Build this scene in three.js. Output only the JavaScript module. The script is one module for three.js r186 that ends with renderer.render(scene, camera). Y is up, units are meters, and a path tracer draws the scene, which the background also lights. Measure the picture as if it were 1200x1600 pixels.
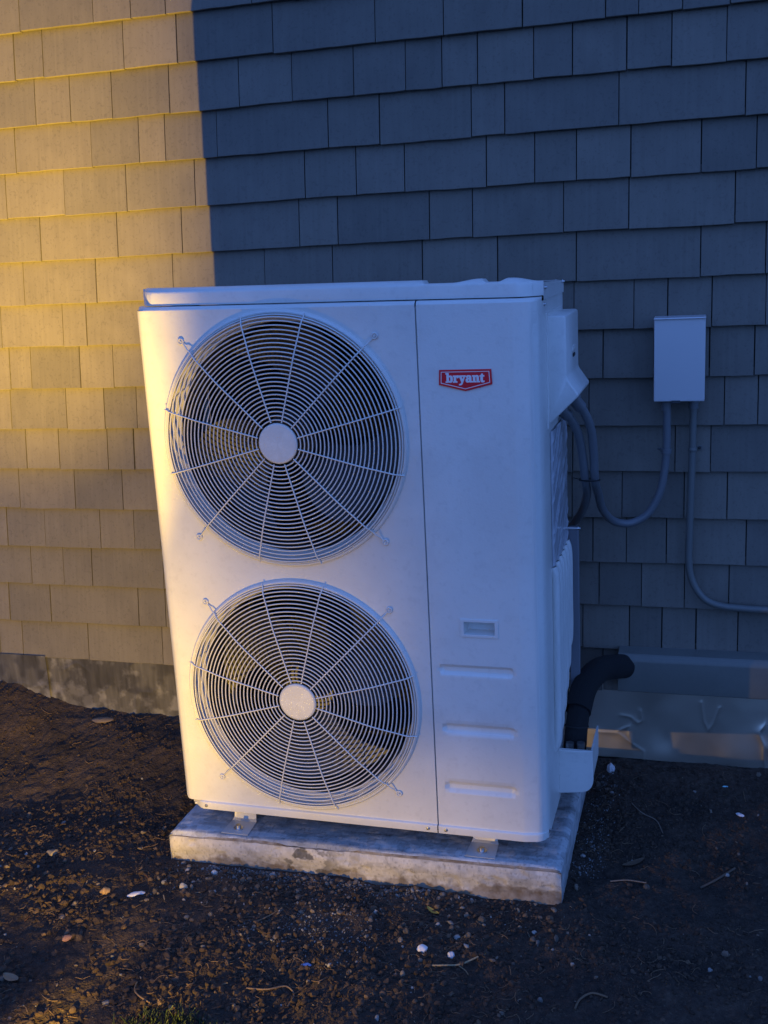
import * as THREE from 'three';
import { FontLoader } from 'three/addons/loaders/FontLoader.js';
import { TextGeometry } from 'three/addons/geometries/TextGeometry.js';
import { RoundedBoxGeometry } from 'three/addons/geometries/RoundedBoxGeometry.js';
import { mergeGeometries, mergeVertices, toCreasedNormals } from 'three/addons/utils/BufferGeometryUtils.js';

// ---------------------------------------------------------------- camera, sky, lamps, exposure
const scene = new THREE.Scene();
const camera = new THREE.PerspectiveCamera(50.13, 768 / 1024, 0.05, 500);
camera.position.set(1.3063, 1.4003, 2.3208);
camera.rotation.set(-0.2377, 0.298, -0.0537, 'YXZ');

const renderer = new THREE.WebGLRenderer({ antialias: true });
renderer.setSize(768, 1024);
renderer.toneMapping = THREE.LinearToneMapping;
renderer.toneMappingExposure = 1;
renderer.shadowMap.enabled = true;

// a clear dusk sky: deep blue overhead, a little paler toward the horizon all the way round
{
  const w = 256, h = 128, d = new Float32Array(w * h * 4);
  for (let j = 0; j < h; j++) {
    const el = ((j + 0.5) / h - 0.5) * Math.PI, s = Math.max(0, Math.sin(el)), t = Math.pow(1 - s, 2.2);
    const up = [0.128, 0.315, 1.04], low = [0.215, 0.445, 1.12], g = [0.004, 0.004, 0.006];
    for (let i = 0; i < w; i++) {
      const az = ((i + 0.5) / w - 0.5) * 2 * Math.PI, side = 1 + 0.8 * t * Math.cos(az - 0.45);   // the west, to the right and behind the camera, is still paler
      for (let c = 0; c < 4; c++) d[(j * w + i) * 4 + c] = c === 3 ? 1 : el > 0 ? (up[c] * (1 - t) + low[c] * t) * side : g[c];
    }
  }
  const sky = new THREE.DataTexture(d, w, h, THREE.RGBAFormat, THREE.FloatType);
  sky.mapping = THREE.EquirectangularReflectionMapping; sky.magFilter = THREE.LinearFilter; sky.needsUpdate = true;
  scene.background = sky; scene.environment = sky;
}
// the last of the day: a very weak, very wide source high in front of the wall
const sun = new THREE.DirectionalLight(new THREE.Color().setRGB(0.55, 0.68, 1.0), 0.015);
sun.position.set(3.5, 7, 6); sun.target.position.set(0.4, 0.6, 0); sun.castShadow = true; sun.shadow.radius = 60;
sun.shadow.camera.left = -3; sun.shadow.camera.right = 3; sun.shadow.camera.top = 3; sun.shadow.camera.bottom = -3;
sun.shadow.mapSize.set(2048, 2048);
scene.add(sun, sun.target);
// unseen uplight before the unit's left edge, placed to light wall and unit
// (spots sharing one point, each tuned to light wall, unit front or low right)
const LAMP = { x: 0.1145, y: -0.030, z: 0.95, color: [1.0, 0.60, 0.07], lobes: [[15.5, 72, [-0.885, 0.27, -0.375]], [96, 29.5, [-0.445, 0.745, -0.50]], [2.7, 44, [-0.23, 0.42, -0.88]], [0.3, 89, [0.15, 0.3, -0.94]], [2.3, 28, [0.50, -0.16, -0.85]]] };   // candela, half angle, direction

// ---------------------------------------------------------------- helpers
let seed = 7;
const rnd = () => { seed = (seed * 1664525 + 1013904223) >>> 0; return seed / 4294967296; };
const rr = (a, b) => a + (b - a) * rnd();
const hash = (x, y, s) => { let h = (x * 374761393 + y * 668265263 + s * 974634777) | 0; h = Math.imul(h ^ (h >>> 13), 1274126177); h ^= h >>> 16; return (h >>> 0) / 4294967296; };
function vnoise(x, y, s, px = 0, py = 0) {           // value noise, periodic when px, py are given
  const xi = Math.floor(x), yi = Math.floor(y), u = x - xi, v = y - yi, m = (a, n) => (n ? ((a % n) + n) % n : a);
  const a = hash(m(xi, px), m(yi, py), s), b = hash(m(xi + 1, px), m(yi, py), s), c = hash(m(xi, px), m(yi + 1, py), s), d = hash(m(xi + 1, px), m(yi + 1, py), s);
  const fu = u * u * (3 - 2 * u), fv = v * v * (3 - 2 * v);
  return a + (b - a) * fu + (c - a) * fv + (a - b - c + d) * fu * fv;
}
function fbm(x, y, s, oct = 4, px = 0, py = 0) { let f = 0, a = 0.5, n = 0; for (let o = 0; o < oct; o++) { f += a * vnoise(x, y, s + o, px, py); n += a; a *= 0.5; x *= 2; y *= 2; px *= 2; py *= 2; } return f / n; }
const smooth = (a, b, x) => { const t = Math.min(1, Math.max(0, (x - a) / (b - a))); return t * t * (3 - 2 * t); };
const lerp = (a, b, t) => a + (b - a) * t;

function tex(w, h, f, srgb = false) {                 // f(u, v) -> grey, or [r, g, b], 0..1
  const d = new Uint8Array(w * h * 4);
  for (let j = 0; j < h; j++) for (let i = 0; i < w; i++) {
    const c = f(i / w, j / h), o = (j * w + i) * 4, q = Array.isArray(c) ? c : [c, c, c];
    for (let k = 0; k < 3; k++) d[o + k] = Math.max(0, Math.min(255, Math.round(q[k] * 255)));
    d[o + 3] = 255;
  }
  const t = new THREE.DataTexture(d, w, h, THREE.RGBAFormat);
  t.wrapS = t.wrapT = THREE.RepeatWrapping; t.magFilter = THREE.LinearFilter; t.minFilter = THREE.LinearMipmapLinearFilter; t.generateMipmaps = true;
  if (srgb) t.colorSpace = THREE.SRGBColorSpace;
  t.needsUpdate = true; return t;
}
const rep = (t, x, y) => { const c = t.clone(); c.repeat.set(x, y); c.needsUpdate = true; return c; };
const lin = (r, g, b) => new THREE.Color().setRGB(r, g, b);
const toS = (v) => (v <= 0.0031308 ? v * 12.92 : 1.055 * Math.pow(v, 1 / 2.4) - 0.055);

const used = {};
const numbered = (n) => { if (!(n in used)) { used[n] = 0; return n; } used[n]++; return n + '_' + String(used[n]).padStart(3, '0'); };
function shade(o) { o.traverse((m) => { if (m.isMesh) { m.castShadow = true; m.receiveShadow = true; } }); return o; }
const WYAW = 0.0127, WZ = -0.62;                      // the house wall stands very slightly turned against the unit
const wallTurn = { turn: WYAW, map: ([x, y, z]) => [0.47 + (x - 0.47) * Math.cos(WYAW) + z * Math.sin(WYAW), y, -(x - 0.47) * Math.sin(WYAW) + z * Math.cos(WYAW)] };
const flatTurn = { turn: 0, map: (p) => p };
function thing(name, label, category, base, frame = flatTurn, group) {   // Group at the thing's base; its parts are given in the frame's coordinates
  const o = new THREE.Group(); o.name = numbered(name); o.position.set(...frame.map(base)); o.rotation.y = frame.turn;
  o.userData = { label, category }; if (group) o.userData.group = group;
  o.base = base; scene.add(o); return o;
}
function part(name, geo, mat, root, parent = root) {
  const g = geo.clone(); g.translate(-root.base[0], -root.base[1], -root.base[2]);
  const m = new THREE.Mesh(g, mat); m.name = name; parent.add(m); m.castShadow = m.receiveShadow = true; return m;
}
function single(name, geo, mat, label, category, group, kind) {          // a thing that is one mesh
  const m = new THREE.Mesh(geo, mat); m.name = numbered(name); m.userData = {};
  if (label) m.userData.label = label; if (category) m.userData.category = category; if (group) m.userData.group = group; if (kind) m.userData.kind = kind;
  m.castShadow = m.receiveShadow = true; scene.add(m); return m;
}
const merge = (list) => mergeGeometries(list.map((g) => { const q = g.index ? g.toNonIndexed() : g.clone(); for (const k of Object.keys(q.attributes)) if (!['position', 'normal', 'uv'].includes(k)) q.deleteAttribute(k); if (!q.attributes.uv) q.setAttribute('uv', new THREE.Float32BufferAttribute(new Float32Array(q.attributes.position.count * 2), 2)); return q; }));
const box = (x0, x1, y0, y1, z0, z1, r = 0) => { const w = x1 - x0, h = y1 - y0, d = z1 - z0; const g = r ? new RoundedBoxGeometry(w, h, d, 2, Math.min(r, w / 2.1, h / 2.1, d / 2.1)) : new THREE.BoxGeometry(w, h, d); g.translate((x0 + x1) / 2, (y0 + y1) / 2, (z0 + z1) / 2); return boxUV(g); };
function boxUV(g) {                                   // uv in metres, chosen by the way a face points
  const p = g.attributes.position, n = g.attributes.normal, uv = new Float32Array(p.count * 2);
  for (let i = 0; i < p.count; i++) {
    const ax = Math.abs(n.getX(i)), ay = Math.abs(n.getY(i)), az = Math.abs(n.getZ(i));
    const q = az >= ax && az >= ay ? [p.getX(i), p.getY(i)] : ay >= ax ? [p.getX(i), p.getZ(i)] : [p.getZ(i), p.getY(i)];
    uv[i * 2] = q[0]; uv[i * 2 + 1] = q[1];
  }
  g.setAttribute('uv', new THREE.BufferAttribute(uv, 2)); return g;
}
function grid(us, vs, f) {                            // a sheet over two lists of parameters, f(u, v) -> [x, y, z]
  const pos = [], uv = [], idx = [], W = us.length;
  for (const v of vs) for (const u of us) { const q = f(u, v); pos.push(q[0], q[1], q[2]); uv.push(u, v); }
  for (let j = 0; j < vs.length - 1; j++) for (let i = 0; i < W - 1; i++) { const a = j * W + i; idx.push(a, a + 1, a + W + 1, a, a + W + 1, a + W); }
  const g = new THREE.BufferGeometry(); g.setAttribute('position', new THREE.Float32BufferAttribute(pos, 3)); g.setAttribute('uv', new THREE.Float32BufferAttribute(uv, 2)); g.setIndex(idx); g.computeVertexNormals(); return g;
}
const range = (a, b, n) => Array.from({ length: n + 1 }, (_, i) => a + (b - a) * i / n);
const V = (a) => new THREE.Vector3(...a);
const tube = (pts, r, seg = 60, rad = 14) => new THREE.TubeGeometry(new THREE.CatmullRomCurve3(pts.map(V), false, 'centripetal'), seg, r, rad, false);
function rod(a, b, r, rad = 10, r2 = r) {
  const d = V(b).sub(V(a)), g = new THREE.CylinderGeometry(r2, r, d.length(), rad, 1); g.translate(0, d.length() / 2, 0);
  g.applyQuaternion(new THREE.Quaternion().setFromUnitVectors(new THREE.Vector3(0, 1, 0), d.normalize())); g.translate(...a); return g;
}
function screwGeo(x, y, z, r, axis = 'z') {           // domed hexagonal washer-head screw
  const a = new THREE.CylinderGeometry(r, r * 1.05, r * 0.35, 16), b = new THREE.CylinderGeometry(r * 0.55, r * 0.62, r * 0.9, 6); b.translate(0, r * 0.55, 0);
  const g = merge([a, b]); if (axis === 'z') g.rotateX(Math.PI / 2); else g.rotateZ(-Math.PI / 2); g.translate(x, y, z); return g;
}

// ---------------------------------------------------------------- materials
const peel = tex(256, 256, (u, v) => fbm(u * 40, v * 40, 3, 2, 40, 40));
const grime = tex(512, 512, (u, v) => { const a = fbm(u * 5, v * 5, 11, 5, 5, 5), d = fbm(u * 60, v * 60, 14, 3, 60, 60); const k = 0.955 + 0.04 * smooth(0.3, 0.65, a) - 0.03 * smooth(0.55, 0.9, d); return [k, k * 0.998, k * 0.99]; }, true);
const unitWhite = new THREE.MeshPhysicalMaterial({ color: lin(0.73, 0.73, 0.70), map: rep(grime, 1.6, 1.6), roughness: 0.42, bumpMap: rep(peel, 7, 7), bumpScale: 0.00025, clearcoat: 0.25, clearcoatRoughness: 0.35 });
const wireWhite = new THREE.MeshStandardMaterial({ color: lin(0.66, 0.66, 0.63), roughness: 0.38 });
const darkSteel = new THREE.MeshStandardMaterial({ color: lin(0.035, 0.036, 0.04), roughness: 0.6 });
const galvanised = new THREE.MeshStandardMaterial({ color: lin(0.16, 0.155, 0.15), roughness: 0.3, metalness: 0.7, bumpMap: rep(peel, 3, 3), bumpScale: 0.0004 });
const bladeMat = new THREE.MeshStandardMaterial({ color: lin(0.017, 0.018, 0.020), roughness: 0.42 });
const coilMat = new THREE.MeshStandardMaterial({ color: lin(0.012, 0.012, 0.014), roughness: 0.55 });
const zinc = new THREE.MeshStandardMaterial({ color: lin(0.62, 0.62, 0.62), roughness: 0.3, metalness: 0.95 });
const footMat = new THREE.MeshStandardMaterial({ color: lin(0.62, 0.62, 0.6), roughness: 0.42, metalness: 0.15, map: rep(grime, 5, 5) });
const badgeRed = new THREE.MeshPhysicalMaterial({ color: lin(0.74, 0.012, 0.026), roughness: 0.3, clearcoat: 0.4, clearcoatRoughness: 0.15 });
const badgeSilver = new THREE.MeshStandardMaterial({ color: lin(0.8, 0.76, 0.78), roughness: 0.3 });
const foam = new THREE.MeshStandardMaterial({ color: lin(0.009, 0.009, 0.010), roughness: 0.9, bumpMap: rep(peel, 6, 6), bumpScale: 0.0015 });
const conduitGrey = new THREE.MeshStandardMaterial({ color: lin(0.13, 0.14, 0.15), roughness: 0.38 });
const pipePaint = new THREE.MeshStandardMaterial({ color: lin(0.135, 0.14, 0.13), roughness: 0.5 });
const boxGrey = new THREE.MeshStandardMaterial({ color: lin(0.62, 0.62, 0.63), roughness: 0.3, metalness: 0.3, bumpMap: rep(peel, 8, 8), bumpScale: 0.00005 });
const blackPlastic = new THREE.MeshStandardMaterial({ color: lin(0.012, 0.012, 0.013), roughness: 0.5 });
const ductPaint = new THREE.MeshStandardMaterial({ color: lin(0.165, 0.168, 0.15), roughness: 0.5, map: rep(grime, 2, 2) });

// sawn cedar-like shingle: fine upright grain with a few deeper streaks, painted over
const grainH = tex(512, 512, (u, v) => { const a = fbm(u * 90, v * 4, 21, 3, 90, 4), b = fbm(u * 26, v * 2.0, 25, 3, 26, 2), c = fbm(u * 120, v * 120, 29, 2, 120, 120); return 0.45 * a + 0.35 * b + 0.2 * c; });
const grainC = tex(512, 512, (u, v) => { const b = fbm(u * 60, v * 4, 31, 3, 60, 4), c = fbm(u * 7, v * 7, 35, 4, 7, 7), d = fbm(u * 90, v * 90, 38, 2, 90, 90); const k = 0.87 + 0.07 * b + 0.11 * c - 0.07 * smooth(0.66, 0.8, d); return [k, k, k]; }, true);
const shingleMats = [[0.166, 0.150, 0.124], [0.148, 0.135, 0.113], [0.182, 0.164, 0.134], [0.158, 0.144, 0.119], [0.172, 0.155, 0.128], [0.140, 0.128, 0.107]].map((c) => new THREE.MeshStandardMaterial({ color: lin(...c), map: rep(grainC, 2.2, 2.2), roughness: 0.66, bumpMap: rep(grainH, 2.2, 2.2), bumpScale: 0.0006 }));
const sheathing = new THREE.MeshStandardMaterial({ color: lin(0.05, 0.048, 0.045), roughness: 0.9 });

// ---------------------------------------------------------------- ground
const mound = (x, z) => 0.105 * Math.exp(-((x + 1.02) ** 2 / 0.075 + (z + 0.66) ** 2 / 0.06));
function groundBase(x, z) {
  const back = smooth(0.05, -0.62, z), atWall = lerp(-0.040, -0.066, smooth(0.2, 1.0, x));
  let h = lerp(-0.127, atWall, back * back) + mound(x, z);
  h -= 0.02 * Math.exp(-((x + 0.72) ** 2 + (z + 0.1) ** 2) / 0.05);
  const far = smooth(1.3, 4, Math.hypot(x - 0.4, z));
  return lerp(h, -0.15, far);
}
function groundY(x, z) {
  let h = groundBase(x, z);
  const near = 1 - smooth(2.2, 6, Math.hypot(x - 0.4, z));
  h += near * (0.026 * (fbm(x * 4.2, z * 4.2, 41, 3) - 0.5) + 0.017 * (fbm(x * 17, z * 17, 45, 3) - 0.5) + 0.010 * (fbm(x * 62, z * 62, 51, 2) - 0.5));
  const px = Math.max(-0.03 - x, x - 0.985, 0), pz = Math.max(z - 0.028, -0.5 - z, 0), dp = Math.hypot(px, pz);
  const want = -0.133 + 0.016 * smooth(-0.1, 1, x);                      // settled against the slab
  h = lerp(Math.min(h, want), h, smooth(0.0, 0.10, dp));
  const dl = Math.hypot(x - LAMP.x, z - LAMP.z); h = lerp(Math.min(h, -0.128), h, smooth(0.05, 0.3, dl));
  return h;
}
const dirtC = tex(1024, 1024, (u, v) => {
  const a = fbm(u * 6, v * 6, 61, 5, 6, 6), b = fbm(u * 70, v * 70, 65, 3, 70, 70), c = fbm(u * 200, v * 200, 68, 1, 200, 200);
  let k = 0.62 + 0.9 * (a - 0.5) + 0.75 * (b - 0.5); k = Math.max(0.12, k);
  const p = smooth(0.80, 0.93, c) * 0.55, r = [0.056 * k + 0.06 * p, 0.037 * k + 0.048 * p, 0.025 * k + 0.034 * p];
  return r.map(toS);
}, true);
const dirtH = tex(1024, 1024, (u, v) => 0.55 * fbm(u * 60, v * 60, 71, 4, 60, 60) + 0.45 * fbm(u * 190, v * 190, 75, 2, 190, 190));
const dirtMat = new THREE.MeshStandardMaterial({ map: rep(dirtC, 1.6, 1.6), bumpMap: rep(dirtH, 1.6, 1.6), bumpScale: 0.006, roughness: 0.94 });
{
  const spread = (a, b, n, lo, hi) => { const out = []; for (let i = 20; i > 0; i--) out.push(a - (lo * (Math.pow(1.32, i) - 1)) * 0.012 * 20); for (let i = 0; i <= n; i++) out.push(a + (b - a) * i / n); for (let i = 1; i <= 20; i++) out.push(b + (hi * (Math.pow(1.32, i) - 1)) * 0.012 * 20); return out; };
  const xs = spread(-1.3, 1.9, 520, 3, 3), zs = spread(-0.75, 1.25, 330, 3, 3);
  const g = grid(xs, zs.slice().reverse(), (x, z) => [x, groundY(x, z), z]);
  single('ground', g, dirtMat, 'bare dark brown soil around the concrete pad', null, null, 'structure');
}
// clods, gravel, chips and plant fibres that nobody could count
function scatter(name, geos, mat, n, place, label, category) {
  const per = Math.ceil(n / geos.length), root = new THREE.Group(); root.name = name; root.userData = { label, category, kind: 'stuff' };
  const m4 = new THREE.Matrix4(), q = new THREE.Quaternion(), e = new THREE.Euler(), col = new THREE.Color();
  geos.forEach((g) => {
    const im = new THREE.InstancedMesh(g, mat, per); im.name = name; im.userData.kind = 'stuff'; im.castShadow = im.receiveShadow = true;
    for (let i = 0; i < per; i++) { const s = place(); e.set(...s.rot); q.setFromEuler(e); m4.compose(V(s.pos), q, V(s.scale)); im.setMatrixAt(i, m4); im.setColorAt(i, col.setRGB(...s.color)); }
    root.add(im);
  });
  scene.add(root); return root;
}
function lump(det, amp, s) {
  const g0 = new THREE.IcosahedronGeometry(1, det); const g = mergeVertices((() => { g0.deleteAttribute('normal'); g0.deleteAttribute('uv'); return g0; })(), 1e-4), p = g.attributes.position;
  for (let i = 0; i < p.count; i++) { const x = p.getX(i), y = p.getY(i), z = p.getZ(i); const k = 1 + amp * 1.15 * (fbm(x * 1.6 + 5 + z, y * 1.6 + 9 + z * 0.7, s, 3) - 0.5) * 2; p.setXYZ(i, x * k, y * k, z * k); }
  g.computeVertexNormals(); return toCreasedNormals(g, 0.6);
}
const overPad = (x, z) => x > -0.035 && x < 0.99 && z > -0.51 && z < 0.033;
const patchy = (x, z) => smooth(0.30, 0.62, fbm(x * 6 + 20, z * 9 + 20, 401, 3));     // loose stuff lies in drifts, bare packed soil between
const spot = () => { let x, z; do { x = rr(-1.15, 1.75); z = rr(-0.6, 0.95); } while (overPad(x, z) || rnd() > 0.12 + 0.88 * patchy(x, z)); return [x, z]; };
const frontBias = (x, z) => Math.max(smooth(-0.45, 0.35, z) * (0.35 + 0.65 * smooth(1.1, 0.5, x)), 0.8 * Math.exp(-((x - 1.06) ** 2) / 0.006));
const clodGeos = [lump(1, 0.55, 81), lump(1, 0.6, 83), lump(1, 0.5, 87), lump(1, 0.6, 89)];
const soilMat = new THREE.MeshStandardMaterial({ color: lin(1, 1, 1), roughness: 0.95, bumpMap: rep(dirtH, 1, 1), bumpScale: 0.002 });
scatter('soil_clods', clodGeos, soilMat, 42000, () => {
  const [x, z] = spot(), s = 0.0015 + 0.0058 * Math.pow(rnd(), 5) * (0.6 + 0.6 * frontBias(x, z)), k = rr(0.5, 1.25), r = rnd();
  return { pos: [x, groundY(x, z) + s * 0.15, z], rot: [rr(0, 6), rr(0, 6), rr(0, 6)], scale: [s * rr(0.8, 1.4), s * rr(0.55, 0.9), s * rr(0.8, 1.3)], color: r < 0.10 ? [0.075 * k, 0.050 * k, 0.033 * k] : [0.048 * k, 0.031 * k, 0.020 * k] };
}, 'crumbled dark soil clods strewn over the bare ground', 'soil');
const gravelMat = new THREE.MeshStandardMaterial({ color: lin(1, 1, 1), roughness: 0.75 });
scatter('gravel', [lump(1, 0.55, 91), lump(1, 0.6, 93), lump(1, 0.5, 97)], gravelMat, 2200, () => {
  let x, z; do { [x, z] = spot(); if (rnd() < 0.30) { x = rr(-0.02, 1.0); z = 0.036 + Math.abs(rr(-1, 1) * rr(0, 0.25)); } } while (overPad(x, z) || rnd() > 0.10 + 0.9 * frontBias(x, z));
  const s = 0.0016 + 0.0058 * Math.pow(rnd(), 3.6), k = rr(0.35, 1), r = rnd();
  return { pos: [x, groundY(x, z) + s * 0.3, z], rot: [rr(0, 6), rr(0, 6), rr(0, 6)], scale: [s * rr(0.8, 1.5), s * rr(0.5, 0.9), s * rr(0.8, 1.2)], color: r < 0.16 ? [0.33 * k, 0.31 * k, 0.28 * k] : r < 0.6 ? [0.17 * k, 0.135 * k, 0.10 * k] : [0.13 * k, 0.085 * k, 0.05 * k] };
}, 'small pale and brown gravel mixed into the soil', 'gravel');
scatter('concrete_grit', [lump(0, 0.5, 191), lump(0, 0.6, 193)], gravelMat, 3800, () => {
  let x, z; do { const c = rnd(); if (c < 0.55) { x = rr(0.08, 0.66); z = 0.036 + 0.06 * rnd() * rnd(); } else if (c < 0.8) { x = 0.44 + 0.22 * (rnd() + rnd() - 1); z = 0.24 + 0.18 * (rnd() + rnd() - 1); } else { x = 1.03 + 0.06 * (rnd() + rnd() - 1); z = rr(-0.56, -0.1); } } while (overPad(x, z));
  const s = 0.0007 + 0.0022 * Math.pow(rnd(), 3), k = rr(0.4, 1);
  return { pos: [x, groundY(x, z) + s * 0.4, z], rot: [rr(0, 6), rr(0, 6), rr(0, 6)], scale: [s * rr(0.8, 1.5), s * rr(0.5, 1), s * rr(0.8, 1.2)], color: [0.21 * k, 0.21 * k, 0.205 * k] };
}, 'pale dusty concrete grit strewn close around the pad', 'grit');
const sliver = (() => { const g = new THREE.BoxGeometry(1, 0.16, 0.34, 4, 1, 2), p = g.attributes.position; for (let i = 0; i < p.count; i++) { const x = p.getX(i); p.setY(i, p.getY(i) + 0.10 * Math.sin(x * 3)); p.setZ(i, p.getZ(i) * (1 - 0.9 * Math.pow(Math.abs(x) * 1.9, 3) * 0.9) + 0.05 * Math.sin(x * 5)); } g.computeVertexNormals(); return g; })();
scatter('mulch_chips', [sliver], gravelMat, 15000, () => {
  let x, z; do { [x, z] = spot(); } while (rnd() > 0.18 + 0.82 * frontBias(x, z));
  const s = rr(0.003, 0.0085) * (rnd() < 0.07 ? 2.3 : 1), k = rr(0.35, 1), r = rnd();
  return { pos: [x, groundY(x, z) + 0.0018, z], rot: [rr(-0.4, 0.4), rr(0, 6.28), rr(-0.35, 0.35)], scale: [s, s * 0.5, s * rr(0.25, 0.8)], color: r < 0.08 ? [0.24 * k, 0.19 * k, 0.12 * k] : r < 0.3 ? [0.12 * k, 0.058 * k, 0.028 * k] : [0.085 * k, 0.052 * k, 0.030 * k] };
}, 'small brown bark and wood chips lying on the soil', 'mulch');
{
  const list = [];
  for (let i = 0; i < 1300; i++) {
    let x, z; do { [x, z] = spot(); } while (rnd() > 0.2 + 0.8 * frontBias(x, z));
    const L = rr(0.012, 0.05), a = rr(0, 6.28), c = rr(-1, 1), pts = [];
    for (let k = 0; k <= 4; k++) { const t = k / 4 - 0.5, an = a + c * t * 1.6, qx = x + Math.cos(an) * t * L, qz = z + Math.sin(an) * t * L; pts.push([qx, groundY(qx, qz) + 0.0018 + 0.003 * rnd(), qz]); }
    if (pts.some((q) => overPad(q[0], q[2]))) continue;
    list.push(tube(pts, rr(0.0004, 0.0009), 8, 4));
  }
  single('plant_fibres', merge(list), new THREE.MeshStandardMaterial({ color: lin(0.16, 0.105, 0.06), roughness: 0.85 }), 'thin dry roots and stalks scattered across the soil', 'plant litter', null, 'stuff');
}
{
  const blade = grid([-1, 0, 1], range(0, 1, 5), (u, v) => [u * 0.5 * (1 - v * v), v, 0.35 * v * v + 0.08 * Math.abs(u)]);
  scatter('grass', [blade], new THREE.MeshPhysicalMaterial({ color: lin(1, 1, 1), roughness: 0.7, side: THREE.DoubleSide }), 900, () => {
    const x = 0.12 + 0.34 * (rnd() + rnd()) / 2 + 0.0, z = 0.585 + 0.16 * rnd() - 0.06 * Math.pow(Math.abs(x - 0.3) / 0.17, 2) * -1, s = rr(0.012, 0.034), k = rr(0.5, 1.1);
    return { pos: [x, groundY(x, z) - 0.002, z], rot: [rr(-0.5, 0.5), rr(0, 6.28), rr(-0.5, 0.5)], scale: [rr(0.0014, 0.0028), s, s * rr(0.4, 1)], color: [0.016 * k, 0.036 * k, 0.010 * k] };
  }, 'small patch of green grass at the front edge of the soil', 'grass');
}

// ---------------------------------------------------------------- shingled house wall
const ROWS = [
  [-1.274, -1.184, -0.934, -0.774, -0.588, -0.354, -0.239, -0.133, 0.12, 0.23, 0.32, 0.41, 0.5, 0.66, 0.86, 0.99, 1.08, 1.19, 1.39, 1.59],
  [-1.203, -1.093, -1.003, -0.753, -0.623, -0.53, -0.274, -0.11, 0.171, 0.456, 0.638, 0.841, 1.047, 1.126, 1.229, 1.339, 1.449, 1.579],
  [-1.207, -1.117, -0.917, -0.787, -0.573, -0.459, -0.326, -0.147, 0.062, 0.216, 0.39, 0.532, 0.629, 0.723, 0.867, 0.964, 1.097, 1.205, 1.333, 1.493, 1.693],
  [-1.275, -1.145, -1.055, -0.855, -0.658, -0.407, -0.255, -0.173, -0.015, 0.31, 0.455, 0.702, 0.79, 1.078, 1.379, 1.469, 1.599],
  [-1.138, -1.028, -0.868, -0.708, -0.512, -0.31, -0.095, 0.235, 0.382, 0.517, 0.738, 0.865, 0.971, 1.107, 1.278, 1.408, 1.568],
  [-1.191, -1.101, -1.011, -0.851, -0.609, -0.355, -0.148, 0.209, 0.321, 0.58, 0.697, 0.937, 1.102, 1.361, 1.491, 1.691],
  [-1.065, -0.935, -0.825, -0.685, -0.44, -0.19, 0.096, 0.298, 0.555, 0.761, 0.968, 1.28, 1.436, 1.546, 1.636],
  [-1.154, -1.024, -0.914, -0.784, -0.569, -0.489, -0.239, -0.039, 0.091, 0.341, 0.541, 0.651, 0.781, 0.871, 0.961, 1.115, 1.2, 1.31, 1.44, 1.64],
  [-1.152, -1.022, -0.862, -0.772, -0.698, -0.527, -0.414, -0.284, -0.034, 0.056, 0.186, 0.436, 0.686, 0.816, 0.906, 1.036, 1.166, 1.306, 1.416, 1.666],
  [-1.228, -1.098, -0.898, -0.788, -0.591, -0.461, -0.351, -0.221, -0.061, 0.139, 0.249, 0.379, 0.579, 0.669, 0.799, 0.889, 0.998, 1.345, 1.428, 1.538, 1.668],
  [-1.147, -1.037, -0.877, -0.752, -0.635, -0.465, -0.375, -0.285, -0.195, -0.105, 0.145, 0.255, 0.455, 0.705, 0.815, 0.953, 1.223, 1.313, 1.513, 1.673],
  [-1.192, -1.102, -0.902, -0.796, -0.596, -0.43, -0.27, -0.02, 0.09, 0.25, 0.36, 0.47, 0.63, 0.79, 0.95, 1.085, 1.247, 1.357, 1.517, 1.677],
  [-1.229, -1.069, -0.959, -0.86, -0.721, -0.522, -0.404, -0.314, -0.184, -0.054, 0.056, 0.256, 0.366, 0.476, 0.636, 0.766, 0.876, 1.006, 1.096, 1.202, 1.408, 1.608],
  [-1.29, -1.04, -0.79, -0.672, -0.568, -0.318, -0.228, -0.068, 0.092, 0.182, 0.342, 0.452, 0.652, 0.762, 0.892, 1.022, 1.137, 1.251, 1.367, 1.527, 1.777],
  [-1.131, -1.021, -0.89, -0.736, -0.418, -0.324, -0.074, 0.056, 0.186, 0.346, 0.506, 0.596, 0.726, 0.976, 1.104, 1.192, 1.283, 1.393, 1.483, 1.643],
  [-1.197, -0.947, -0.86, -0.615, -0.349, -0.239, 0.011, 0.261, 0.421, 0.621, 0.781, 1.031, 1.191, 1.351, 1.461, 1.551, 1.661],
];
const Y0 = 2.0456, EXP = 0.1269;
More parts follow.
